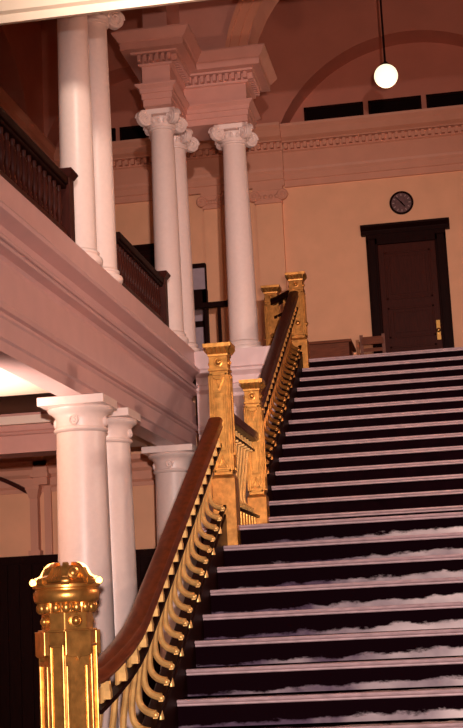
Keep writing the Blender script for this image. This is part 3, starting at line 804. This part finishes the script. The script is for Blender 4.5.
# ------------------------------------------------------------------ camera
FPX, YAW, PIT, ROLL = 1397.487, -.1603, .1777, -.0497
cy, sy, cp, sp = math.cos(YAW), math.sin(YAW), math.cos(PIT), math.sin(PIT)
f = Vector((sy * cp, cy * cp, sp)); r = Vector((cy, -sy, 0)); u = r.cross(f)
c, s_ = math.cos(ROLL), math.sin(ROLL)
r2 = c * r + s_ * u; u2 = -s_ * r + c * u
cam = bpy.data.cameras.new('camera'); co = bpy.data.objects.new('camera', cam); COL.objects.link(co)
M = Matrix((r2, u2, -f)).transposed().to_4x4(); M.translation = (0, 0, 1.637)
co.matrix_world = M
cam.sensor_fit = 'VERTICAL'; cam.sensor_height = 24; cam.lens = FPX / 728 * 24
cam.clip_start = .1; cam.clip_end = 200
S.camera = co

# ------------------------------------------------------------------ light
def spot(name, loc, target, power, col, ang, blend, rad):
    l = bpy.data.lights.new(name, 'SPOT'); l.energy = power; l.color = col; l.spot_size = ang; l.spot_blend = blend; l.shadow_soft_size = rad
    o = bpy.data.objects.new(name, l); COL.objects.link(o); o.location = loc
    d = Vector(target) - Vector(loc); o.rotation_euler = d.to_track_quat('-Z', 'Y').to_euler(); return o
def point(name, loc, power, col, rad):
    l = bpy.data.lights.new(name, 'POINT'); l.energy = power; l.color = col; l.shadow_soft_size = rad
    o = bpy.data.objects.new(name, l); COL.objects.link(o); o.location = loc; return o
spot('flash', (1.3, -5.0, 1.72), (-1.7, 15, 2.9), 7700, (1, .80, .75), math.radians(34), .85, .05)
spot('camera_flash', (.22, -.05, 1.80), (-.6, 15, 6.6), 2600, (1, .68, .58), math.radians(34), 1.0, .04)
spot('beam_lamp', (-2.2, 9.0, 6.75), (-2.2, 10.2, 6.78), 130, (1, .84, .70), math.radians(150), .5, .10)  # added fill that brightens the beam face; no such fixture in the hall
point('side_lamp', (1.9, 10.8, 4.0), 170, (1, .76, .62), .12)  # added unseen fill from the right, lifts the gallery fascia
point('hall_lamp', (-.575, 17.0, 7.9), 10, (1, .55, .28), .15)
spot('gallery_fill', (-4.35, 9.6, 1.9), (-4.25, 9.9, 3.56), 760, (1, .78, .66), math.radians(94), .7, .08)  # added spot aimed upward to brighten the ceiling under the gallery, no fixture
w = bpy.data.worlds.new('world'); S.world = w; w.use_nodes = True
w.node_tree.nodes['Background'].inputs[0].default_value = (1, .36, .26, 1)
w.node_tree.nodes['Background'].inputs[1].default_value = .05

for o in list(COL.objects):
    if o.get('category') == 'column': o['kind'] = 'thing'
LAB = {'floor': 'dark boarded ground floor below the stairs', 'floor_upper': 'upper floor at gallery and door level', 'ceiling': 'dark rose ceiling high above the hall',
       'ceiling_under_gallery': 'bright white ceiling panel under the gallery', 'ceiling_recess': 'recessed ceiling above the cross beam under the gallery',
       'wall_back': 'tan back wall with door and clock at the stair head', 'wall_back_upper': 'rose upper back wall pierced by two wide arches', 'wall_lunette': 'recessed lunette wall behind the arches',
       'wall_left': 'left wall behind the gallery', 'wall_left_upper': 'arched upper part of the left gallery wall', 'wall_left_lunette': 'dark recess behind the arches of the left wall',
       'wall_right': 'plain wall right of the stairs', 'wall_under_gallery': 'tan ground floor wall above dark panelling under the gallery', 'wall_arch': 'rose wall with a wide arch over the stair hall',
       'trim_5': 'flat pilaster with scrolled capital left of the corner column', 'trim_6': 'flat pilaster with scrolled capital right of the corner column',
       'window_1': 'low dark transom opening above the cornice, first behind the near columns', 'window_2': 'low dark transom opening just right of the near upstairs columns', 'window_3': 'low dark transom opening beside the far pair of columns',
       'window_4': 'low dark transom opening left of the hanging globe lamp', 'window_5': 'low dark transom opening beneath the hanging globe lamp', 'window_6': 'low dark transom opening right of the hanging globe lamp', 'window_7': 'low dark transom opening furthest right in the arch'}
for o in COL.objects:
    if o.parent is None and o.name in LAB:
        o['label'] = LAB[o.name]
        if not o.get('category'): o['category'] = o.name.split('_')[0]
S.view_settings.view_transform = 'Standard'; S.view_settings.look = 'None'; S.view_settings.gamma = 1; S.view_settings.use_curve_mapping = False
S.view_settings.exposure = 0
